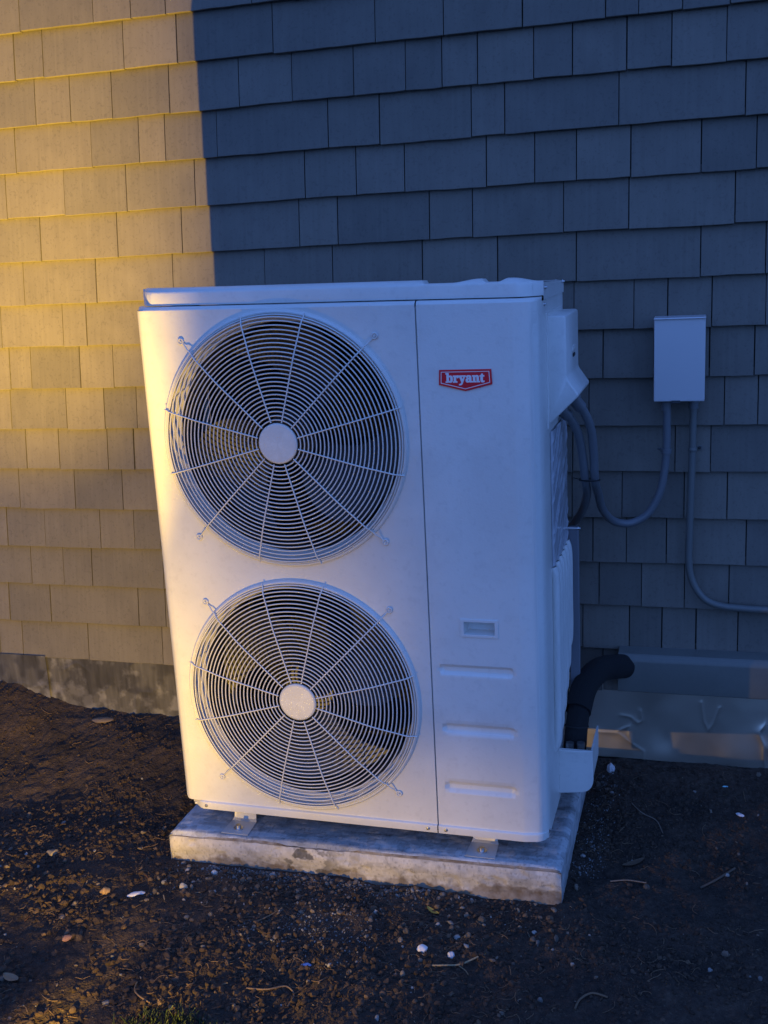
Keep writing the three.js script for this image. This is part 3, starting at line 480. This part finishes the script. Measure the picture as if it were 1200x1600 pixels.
{ // red badge
  const X0 = 0.7365, X1 = 0.8515, YT = 1.1335, YB = 1.1005, YP = 1.0865, xm = (X0 + X1) / 2;
  const out = (o) => { const s = new THREE.Shape(); s.moveTo(X0 + o, YT - o); s.lineTo(X1 - o, YT - o); s.lineTo(X1 + 0.0015 - o * 1.05, YB + o * 0.9); s.lineTo(xm, YP + o * 1.03); s.lineTo(X0 - 0.0015 + o * 1.05, YB + o * 0.9); s.closePath(); return s; };
  const plate = new THREE.ExtrudeGeometry(out(0.0008), { depth: 0.0018, bevelEnabled: true, bevelSize: 0.0008, bevelThickness: 0.0008, bevelSegments: 2 }); plate.translate(0, 0, 0.0009);
  const badge = part('badge', plate, badgeRed, unit);
  const bs = out(0.0042); bs.holes.push(new THREE.Path(out(0.0056).getPoints()));
  const bd = new THREE.ExtrudeGeometry(bs, { depth: 0.0006, bevelEnabled: false }); bd.translate(0, 0, 0.0034); part('badge_border', bd, badgeSilver, unit, badge);
  const font = await new FontLoader().loadAsync('fonts/droid/droid_serif_bold.typeface.json');
  const tg = new TextGeometry('bryant', { font, size: 0.022, depth: 0.0007, curveSegments: 6, bevelEnabled: true, bevelSize: 0.0011, bevelThickness: 0.0002, bevelSegments: 1 });
  tg.computeBoundingBox(); const b = tg.boundingBox, wid = b.max.x - b.min.x, hei = b.max.y - b.min.y;
  tg.translate(-b.min.x - wid / 2, -b.min.y - hei / 2, 0); tg.scale(0.086 / wid, 0.0275 / hei, 1); tg.translate(xm - 0.0005, 1.1128, 0.0035);
  part('lettering', tg, badgeSilver, unit, badge);
}
{ // moulded cable cover on the right side: upright box whose lower part flares out over the cable entries
  const zf = -0.102, zb = -0.33;
  const sh = new THREE.Shape(); sh.moveTo(0.940, 1.234); sh.lineTo(0.990, 1.234); sh.quadraticCurveTo(0.9985, 1.234, 0.9985, 1.226); sh.lineTo(0.9985, 1.106); sh.quadraticCurveTo(0.9985, 1.098, 1.003, 1.092); sh.lineTo(1.0225, 1.064); sh.quadraticCurveTo(1.0255, 1.058, 1.020, 1.053); sh.lineTo(0.968, 1.003); sh.quadraticCurveTo(0.960, 0.994, 0.952, 0.990); sh.lineTo(0.940, 0.988); sh.closePath();
  const g = new THREE.ExtrudeGeometry(sh, { depth: zf - zb - 0.012, bevelEnabled: true, bevelSize: 0.004, bevelThickness: 0.005, bevelOffset: -0.004, bevelSegments: 4, curveSegments: 5 }); g.translate(0, 0, zb + 0.006);
  const c = part('cable_cover', boxUV(toCreasedNormals(g, 0.7)), unitWhite, unit);
  // grip recess pressed in the outer face of the cover
  const gr = new THREE.CapsuleGeometry(0.008, 0.050, 5, 12); gr.scale(0.35, 1, 1); gr.rotateX(Math.PI / 2); gr.translate(0.9985, 1.150, -0.235); part('grip_lip', gr, unitWhite, unit, c);
  const gd = new THREE.CapsuleGeometry(0.0045, 0.030, 4, 10); gd.scale(0.3, 1, 1); gd.rotateX(Math.PI / 2); gd.translate(0.9992, 1.136, -0.235); part('grip_slot', gd, blackPlastic, unit, c);
  part('cover_flange', boxUV(box(XR - 0.002, XR + 0.0025, 0.985, 1.242, -0.352, -0.092, 0.002)), unitWhite, unit, c);
}
{ // wrinkled clear-film label and upright louvre ribs on the right side, coil guard behind
  const fl = grid(range(-0.125, -0.383, 60), range(0.655, 0.975, 80), (z, y) => [XR + 0.0005 + smooth(-0.125, -0.14, z) * (0.003 + 0.003 * (fbm(z * 30 + y * 14, y * 16, 211, 3) - 0.5) + 0.003 * Math.pow(1 - Math.abs(2 * fbm(z * 20 + y * 30, y * 12, 217, 2) - 1), 5)), y, z]);
  part('valve_cover', boxUV(fl), new THREE.MeshPhysicalMaterial({ color: lin(0.5, 0.52, 0.56), roughness: 0.25, clearcoat: 0.6, clearcoatRoughness: 0.15, side: THREE.DoubleSide }), unit);
  for (let i = 0; i < 6; i++) {
    const z = -0.130 - i * 0.047, y1 = 0.650, y0 = 0.19 + 0.018 * i * i * 0.18 + i * 0.018;
    const g = tube([[XR, y1 + 0.004, z], [XR + 0.005, y1 - 0.012, z], [XR + 0.007, y1 - 0.04, z], [XR + 0.007, lerp(y0, y1, 0.5), z], [XR + 0.007, y0 + 0.06, z], [XR + 0.004, y0 + 0.02, z], [XR - 0.006, y0, z]], 0.0105, 40, 10);
    part('louvre_rib', g, unitWhite, unit);
  }
  const wires = []; for (let i = 0; i < 40; i++) { const y = 0.06 + i * 0.03; wires.push(rod([0.935, y, -0.40], [0.955, y, -0.40], 0.0014, 6)); } for (const x of [0.936, 0.945, 0.954]) wires.push(rod([x, 0.04, -0.401], [x, 1.22, -0.401], 0.0016, 6));
  part('coil_guard', merge(wires), darkSteel, unit);
  const st = part('corner_post', boxUV(box(0.962, 0.988, 0.22, 0.685, -0.398, -0.384, 0.003)), new THREE.MeshStandardMaterial({ color: lin(0.16, 0.17, 0.19), roughness: 0.5 }), unit);
  part('screw', merge([screwGeo(0.991, 0.690, -0.352, 0.0055, 'x'), rod([0.955, 0.690, -0.352], [0.991, 0.690, -0.352], 0.003, 8)]), zinc, unit, st);
}
{ // pipe outlet tray low on the right side: front plate with one rounded corner, side plate behind it
  const z0 = -0.188, x0 = XR - 0.001, x1 = 1.040, y1 = 0.166, y0 = 0.046, r = 0.030;
  const sh = new THREE.Shape(); sh.moveTo(x0, y0); sh.lineTo(x1 - r, y0 + 0.006); sh.quadraticCurveTo(x1, y0 + 0.010, x1 + 0.001, y0 + 0.045); sh.lineTo(x1, y1); sh.lineTo(x0, y1 - 0.004); sh.closePath();
  const fr = new THREE.ExtrudeGeometry(sh, { depth: 0.003, bevelEnabled: true, bevelSize: 0.0018, bevelThickness: 0.0018, bevelSegments: 2, bevelOffset: -0.0018 }); fr.translate(0, 0, z0 - 0.003);
  const sidep = grid(range(z0 - 0.004, z0 - 0.150, 12), range(0, 1, 12), (z, t) => { const y = lerp(y0 + 0.006, y1, t); return [x1 - 0.001 - r * Math.pow(Math.max(0, 1 - (y - y0) / 0.045), 2) * 0.8, y, z]; });
  const sidei = grid(range(z0 - 0.150, z0 - 0.004, 12), range(0, 1, 12), (z, t) => { const y = lerp(y0 + 0.010, y1, t); return [x1 - 0.005 - r * Math.pow(Math.max(0, 1 - (y - y0) / 0.045), 2) * 0.8, y, z]; });
  const rimR = grid(range(z0 - 0.004, z0 - 0.150, 12), [0, 1], (z, t) => [x1 - 0.001 - 0.004 * t, y1, z]);
  const t = part('pipe_outlet_tray', boxUV(merge([fr, sidep, sidei, rimR, box(x0, x1 - 0.006, y1 - 0.006, y1 - 0.0025, z0 - 0.010, z0 - 0.0052)])), unitWhite, unit);
  for (const [x, z] of [[0.978, -0.235], [1.005, -0.24]]) part('service_valve', merge([rod([x, 0.085, z], [x, 0.150, z], 0.009, 14), rod([x, 0.148, z], [x, 0.162, z], 0.011, 6), rod([x, 0.10, z], [x + 0.0, 0.10, z + 0.03], 0.006, 10)]), zinc, unit, t);
}
{ // four feet: bent plates bolted to the pad
  const foot = (x0, x1, zr) => {
    const y = padTop((x0 + x1) / 2), g = grid([0, 0.12, 0.88, 1], [0, 1, 2, 3, 4, 5], (u, k) => { const P = [[0.013, 0.0035, 0], [0.013, 0.0046, 0], [-0.052, 0.0046, 0.08], [-0.060, 0.008, 0.17], [-0.071, 0.050, 0.20], [-0.072, 0.054, 0.20]][k]; const e = (u === 0 || u === 1) ? 0.006 * smooth(2.5, 3.5, k) : 0; return [lerp(x0, x1, P[2] * 0.5 + u * (1 - P[2])), y + P[1] - 0.002 + e, zr + P[0] * 1]; });
    return { g: toCreasedNormals(g, 0.4), y };
  };
  for (const [x0, x1] of [[0.112, 0.186], [0.754, 0.828]]) for (const back of [0, 1]) {
    const f = foot(x0, x1, 0), xm = (x0 + x1) / 2, g = f.g.clone();
    const add = [g, box(x0 + 0.016, x1 - 0.016, f.y + 0.006, 0.0122, -0.098, -0.076, 0.002)];
    const bolt = merge([(() => { const w = new THREE.CylinderGeometry(0.0125, 0.0125, 0.0022, 24); w.translate(xm, f.y + 0.0042, -0.014); return w; })(), (() => { const w = new THREE.CylinderGeometry(0.0068, 0.0075, 0.008, 6); w.translate(xm, f.y + 0.009, -0.014); return w; })()]);
    const q = merge(add); if (back) { for (const s of [q, bolt]) { s.scale(1, 1, -1); const a = s.attributes.position.array; for (let i = 0; i < a.length; i += 9) for (let k = 0; k < 3; k++) { const t = a[i + k]; a[i + k] = a[i + 6 + k]; a[i + 6 + k] = t; } s.computeVertexNormals(); s.translate(0, 0, -0.42); } }
    const ft = part('foot', boxUV(q), footMat, unit); part('bolt', bolt, zinc, unit, ft);
  }
}

// ---------------------------------------------------------------- insulated pipe from the unit to the channel cover
{
  const t = thing('insulated_pipe', 'thick black foam-insulated pipe elbow from the unit into the channel cover', 'pipe', [0.99, 0.05, -0.28]);
  const vertical = tube([[0.985, 0.05, -0.262], [0.986, 0.13, -0.275], [0.990, 0.195, -0.300], [0.998, 0.245, -0.350], [1.015, 0.268, -0.42]], 0.0285, 50, 24);
  const bend = tube([[0.990, 0.215, -0.310], [0.999, 0.252, -0.370], [1.018, 0.266, -0.440], [1.038, 0.262, -0.495], [1.062, 0.252, -0.535], [1.088, 0.240, -0.575]], 0.0335, 50, 24);
  part('foam_sleeve', vertical, foam, t); part('foam_elbow', bend, foam, t);
  const tape = new THREE.TorusGeometry(0.0290, 0.0022, 8, 36); tape.rotateX(Math.PI / 2 - 0.25); tape.translate(0.9885, 0.182, -0.293); part('tape_band', tape, blackPlastic, t);
}

// ---------------------------------------------------------------- electrical box, conduits
{
  const z0 = WZ + 0.003, z1 = WZ + 0.098, X0 = 1.1705, X1 = 1.2945, Y0b = 0.980, Y1b = 1.1905;
  const t = thing('junction_box', 'small grey metal electrical disconnect box mounted on the shingle wall', 'electrical box', [(X0 + X1) / 2, Y0b, z0], wallTurn);
  part('box_body', box(X0 + 0.003, X1 - 0.003, Y0b + 0.003, Y1b - 0.004, z0, z1 - 0.006, 0.003), boxGrey, t);
  const cov = part('box_cover', boxUV(merge([box(X0, X1, Y0b, Y1b - 0.002, z1 - 0.0058, z1, 0.0022), box(X0 - 0.001, X1 + 0.001, Y1b - 0.0045, Y1b, z1 - 0.070, z1 + 0.005, 0.0018), box(X0 - 0.0005, X0 + 0.0015, Y0b + 0.004, Y1b - 0.005, z1 - 0.05, z1 - 0.006, 0.0008), box(X1 - 0.0015, X1 + 0.0005, Y0b + 0.004, Y1b - 0.005, z1 - 0.05, z1 - 0.006, 0.0008)])), boxGrey, t);
  part('latch_tab', merge([box(1.214, 1.236, Y0b - 0.0045, Y0b + 0.003, z1 - 0.002, z1 + 0.003, 0.0012)]), darkSteel, t, cov);
  for (const [x, z] of [[1.200, WZ + 0.06], [1.268, WZ + 0.032]]) part('conduit_connector', merge([rod([x, Y0b - 0.028, z], [x, Y0b + 0.004, z], 0.0125, 20), rod([x, Y0b - 0.012, z], [x, Y0b - 0.002, z], 0.0155, 8)]), conduitGrey, t);
}
{
  const t = thing('flexible_conduit', 'grey flexible conduit looping from unit cable cover up to electrical box', 'conduit', [1.03, 0.65, -0.40]);
  part('hose', tube([[0.992, 1.030, -0.262], [1.012, 1.002, -0.278], [1.029, 0.955, -0.297], [1.034, 0.890, -0.315], [1.0345, 0.820, -0.335], [1.036, 0.770, -0.40], [1.042, 0.712, -0.46], [1.066, 0.668, -0.515], [1.105, 0.656, -0.545], [1.145, 0.676, -0.556], [1.176, 0.728, -0.562], [1.190, 0.790, -0.566], [1.1945, 0.845, -0.567], [1.1955, 0.96, -0.567]], 0.0105, 180, 18), conduitGrey, t);
  part('gland', merge([rod([0.990, 1.036, -0.258], [1.010, 1.006, -0.274], 0.0145, 18), rod([0.988, 1.040, -0.256], [0.997, 1.027, -0.263], 0.0185, 8)]), conduitGrey, t);
  part('coupling', merge([rod([1.1945, 0.840, -0.567], [1.1947, 0.853, -0.567], 0.0135, 18), rod([1.194, 0.8445, -0.567], [1.174, 0.8445, -0.604], 0.003, 8)]), conduitGrey, t);
  const u = thing('flexible_conduit', 'shorter grey flexible conduit dropping behind unit, tied beside the looping one', 'conduit', [1.0, 0.60, -0.36]);
  part('hose', tube([[0.962, 1.008, -0.262], [0.980, 0.985, -0.278], [0.998, 0.945, -0.297], [1.0065, 0.89, -0.315], [1.0115, 0.820, -0.334], [1.008, 0.765, -0.40], [0.985, 0.70, -0.47], [0.94, 0.63, -0.55], [0.90, 0.56, -0.60]], 0.0105, 120, 18), conduitGrey, u);
  part('gland', merge([rod([0.961, 1.009, -0.261], [0.979, 0.986, -0.277], 0.0145, 18), rod([0.959, 1.013, -0.258], [0.967, 1.002, -0.265], 0.0185, 8)]), conduitGrey, u);
  const z = thing('cable_tie', 'black cable tie holding the two grey conduits together beside the unit', 'cable tie', [1.023, 0.818, -0.335]);
  const loop = new THREE.CatmullRomCurve3([[1.0115, 0.8185, -0.3225], [1.0345, 0.8185, -0.3225], [1.0465, 0.8185, -0.335], [1.0345, 0.8185, -0.3475], [1.0115, 0.8185, -0.3475], [0.9995, 0.8185, -0.335]].map(V), true);
  part('strap', new THREE.TubeGeometry(loop, 60, 0.0022, 6, true), blackPlastic, z);
  part('tie_head', merge([box(0.996, 1.001, 0.8155, 0.8225, -0.3375, -0.3305, 0.001), rod([0.998, 0.819, -0.334], [0.984, 0.826, -0.322], 0.0011, 6)]), blackPlastic, z);
}
{
  const zc = WZ + 0.0275, t = thing('wall_conduit', 'thin painted conduit running down from the electrical box and bending right', 'conduit', [1.265, 0.40, WZ + 0.02], wallTurn);
  part('pipe', tube([[1.268, 0.99, zc + 0.002], [1.2675, 0.93, zc], [1.267, 0.85, zc], [1.2645, 0.72, zc], [1.262, 0.60, zc], [1.262, 0.535, zc], [1.268, 0.495, zc], [1.284, 0.458, zc], [1.310, 0.430, zc], [1.345, 0.4165, zc], [1.39, 0.412, zc], [1.48, 0.409, zc], [2.4, 0.402, zc]], 0.0095, 160, 16), pipePaint, t);
  part('pipe_strap', boxUV(merge([(() => { const g = new THREE.TorusGeometry(0.0105, 0.0014, 6, 24); g.scale(1, 1, 4); g.rotateX(Math.PI / 2); g.translate(1.267, 0.8435, zc); return g; })(), box(1.274, 1.292, 0.838, 0.849, WZ + 0.001, WZ + 0.0032, 0.001)])), pipePaint, t);
  part('screw', screwGeo(1.285, 0.8435, WZ + 0.0045, 0.0038), darkSteel, t);
}

// ---------------------------------------------------------------- unseen uplight in front of the unit, out of view below the frame
{
  const p = V([LAMP.x, LAMP.y, LAMP.z]), d = V([-0.50, 0.66, -0.56]).normalize();
  const t = thing('unseen_spotlight', 'small black spotlight on a stake, out of view, placed to light the wall and unit', 'garden light', [LAMP.x, -0.13, LAMP.z]);
  const end = p.clone().addScaledVector(d, -0.004), rear = p.clone().addScaledVector(d, -0.09);
  part('lamp_body', rod(rear.toArray(), end.clone().addScaledVector(d, -0.004).toArray(), 0.016, 28, 0.021), blackPlastic, t);
  part('stake', rod([rear.x, -0.24, rear.z], [rear.x, rear.y + 0.012, rear.z], 0.005, 10), blackPlastic, t);
  const lens = new THREE.CircleGeometry(0.013, 32); lens.applyQuaternion(new THREE.Quaternion().setFromUnitVectors(new THREE.Vector3(0, 0, 1), d)); lens.translate(...end.toArray());
  part('lens', lens, new THREE.MeshStandardMaterial({ color: lin(0.02, 0.02, 0.02), emissive: lin(...LAMP.color), emissiveIntensity: 60 }), t);
  part('added_light_blocker', merge([box(LAMP.x - 0.16, LAMP.x - 0.012, LAMP.y - 0.0110, LAMP.y - 0.0095, LAMP.z - 0.075, LAMP.z + 0.05), rod([LAMP.x - 0.014, LAMP.y - 0.008, LAMP.z + 0.03], [rear.x, rear.y, rear.z], 0.004, 8)]), blackPlastic, t);  // added plate that keeps lamp light off the soil at lower left
  for (const [cd, deg, aim] of LAMP.lobes) {
    const s = new THREE.SpotLight(lin(...LAMP.color), cd, 0, deg * Math.PI / 180, 1, 2); s.position.copy(p); s.target.position.copy(p).add(V(aim));
    s.castShadow = true; s.shadow.radius = 0.3; s.shadow.mapSize.set(2048, 2048); scene.add(s, s.target);
  }
}

// ---------------------------------------------------------------- single things lying on the soil
const put = (g, x, z, lift = 0) => { g.translate(x, groundY(x, z) + lift, z); return g; };
const mat = (r, g, b, rough = 0.8) => new THREE.MeshStandardMaterial({ color: lin(r, g, b), roughness: rough, side: THREE.DoubleSide, bumpMap: rep(dirtH, 0.6, 0.6), bumpScale: 0.001 });
const stone = (name, x, z, s, sq, c, label, cat = 'stone', turn = 0, sd = 301) => { const g = lump(2, 0.4, sd); g.scale(s * sq[0], s * sq[1], s * sq[2]); g.rotateY(turn); return single(name, put(g, x, z, s * sq[1] * 0.35), mat(...c), label, cat); };
stone('white_chip', -0.040, 0.201, 0.012, [1.9, 0.35, 0.75], [0.62, 0.61, 0.6], 'large flat white stone chip on the soil left of pad', 'stone chip', 0.5, 303);
stone('pebble', 0.110, 0.067, 0.0075, [1, 0.8, 1], [0.55, 0.54, 0.5], 'round white pebble just below the left end of the pad', 'pebble', 0, 305);
stone('white_stone', 0.706, 0.258, 0.0105, [1.1, 0.8, 0.9], [0.66, 0.64, 0.62], 'chunky white stone on the soil below the yellow leaf', 'stone', 0.3, 307);
stone('blue_scrap', 0.470, 0.365, 0.0100, [1.2, 0.35, 0.9], [0.22, 0.33, 0.6], 'small pale blue scrap on the soil in front of the pad', 'scrap', 0.8, 309);
stone('flat_stone', -0.560, -0.545, 0.021, [1.5, 0.3, 0.7], [0.16, 0.12, 0.08], 'flat brown stone near the metal flashing left of the unit', 'stone', 0.2, 311);
stone('tan_stone', -0.360, 0.075, 0.015, [1.1, 0.55, 0.9], [0.17, 0.145, 0.11], 'grey brown stone on dark soil well left of the pad', 'stone', 0.4, 313);
stone('tan_stone', -0.118, 0.215, 0.012, [1.0, 0.7, 0.9], [0.30, 0.19, 0.09], 'rounded orange tan stone left of the large white chip', 'stone', 0.9, 315);
stone('reddish_stone', -0.108, 0.403, 0.009, [1.3, 0.6, 0.9], [0.34, 0.17, 0.10], 'small reddish stone chip in the lower left soil', 'stone', 0.9, 317);
stone('pale_rubble', 0.062, 0.148, 0.011, [0.9, 0.9, 0.9], [0.45, 0.39, 0.28], 'pale yellowish rubble lump beside the left end of the pad', 'stone', 0.1, 319);
stone('pale_rubble', 0.775, 0.262, 0.009, [0.9, 0.8, 0.9], [0.50, 0.50, 0.52], 'bluish white rubble lump beside the forked twig', 'stone', 1.1, 321);
stone('rubble_piece', 1.050, -0.560, 0.022, [0.5, 0.75, 0.6], [0.45, 0.45, 0.46], 'upright white rubble piece against the shiny flashing behind the pad', 'rubble', 0.3, 323);
stone('white_scrap', 1.395, -0.405, 0.008, [1.3, 0.5, 0.6], [0.6, 0.6, 0.62], 'small white scrap alone on dark soil at right', 'scrap', -0.5, 325);
stone('cyan_scrap', 1.360, -0.525, 0.006, [1.4, 0.4, 0.6], [0.25, 0.55, 0.6], 'tiny pale cyan scrap on soil near the shiny flashing', 'scrap', 0.2, 327);
function leaf(name, x, z, L, w, turn, curl, c, label) {
  const g = grid(range(-1, 1, 6), range(-1, 1, 14), (u, v) => [u * w * Math.pow(Math.max(0, 1 - v * v), 0.7), 0.004 + curl * v * v - 0.3 * w * Math.abs(u) * -0.6, v * L]); g.rotateY(turn);
  return single(name, put(g, x, z, 0.002), mat(...c, 0.6), label, 'leaf');
}
leaf('fallen_leaf', 0.696, 0.112, 0.021, 0.0062, 1.0, 0.004, [0.42, 0.30, 0.05], 'narrow yellow leaf on the soil in front of the pad');
leaf('fallen_leaf', 1.140, -0.165, 0.034, 0.009, -0.85, 0.004, [0.11, 0.075, 0.045], 'dry brown leaf on the soil right of the pad corner');
leaf('fallen_leaf', -0.150, 0.560, 0.024, 0.011, 1.3, 0.003, [0.24, 0.19, 0.12], 'pale tan leaf on the soil at far lower left');
const twig = (pts, r, c, label) => single('twig', merge([tube(pts.map(([x, z, h]) => [x, groundY(x, z) + 0.003 + (h || 0), z]), r, 40, 7)]), mat(...c, 0.8), label, 'twig');
twig([[0.735, 0.312], [0.765, 0.308, 0.003], [0.80, 0.292, 0.003], [0.836, 0.264]], 0.0020, [0.36, 0.27, 0.15], 'light tan twig lying below the right half of the pad');
twig([[0.795, 0.292, 0.003], [0.815, 0.305], [0.826, 0.322]], 0.0012, [0.28, 0.2, 0.11], 'short side twig crossing the light tan twig');
twig([[1.060, 0.385], [1.068, 0.352, 0.003], [1.090, 0.335, 0.004], [1.122, 0.338]], 0.0022, [0.16, 0.11, 0.065], 'curved brown twig on the soil at lower right');
twig([[0.130, 0.505], [0.138, 0.530, 0.002], [0.160, 0.552, 0.002], [0.196, 0.568]], 0.0017, [0.26, 0.17, 0.09], 'thin tan twig at lower left beside the grass');
twig([[1.300, -0.115], [1.335, -0.140, 0.003], [1.380, -0.190]], 0.0028, [0.11, 0.08, 0.055], 'straight dark stick on soil at the right edge');
twig([[1.090, -0.085], [1.130, -0.095, 0.002], [1.175, -0.098]], 0.0017, [0.22, 0.17, 0.12], 'thin pale stick just right of the pad front corner');
twig([[0.375, 0.475], [0.42, 0.470, 0.003], [0.455, 0.445, 0.004], [0.475, 0.455], [0.478, 0.500]], 0.0018, [0.17, 0.12, 0.08], 'crooked brown root near the grass at bottom centre');
twig([[1.120, -0.400], [1.150, -0.360, 0.002], [1.185, -0.345, 0.002], [1.205, -0.300]], 0.0013, [0.2, 0.15, 0.11], 'thin bent root on soil between pad and shiny flashing');
twig([[0.30, 0.255], [0.325, 0.222, 0.003], [0.345, 0.190]], 0.0013, [0.24, 0.17, 0.1], 'short thin twig below the left half of the pad');

shade(scene);
renderer.render(scene, camera);
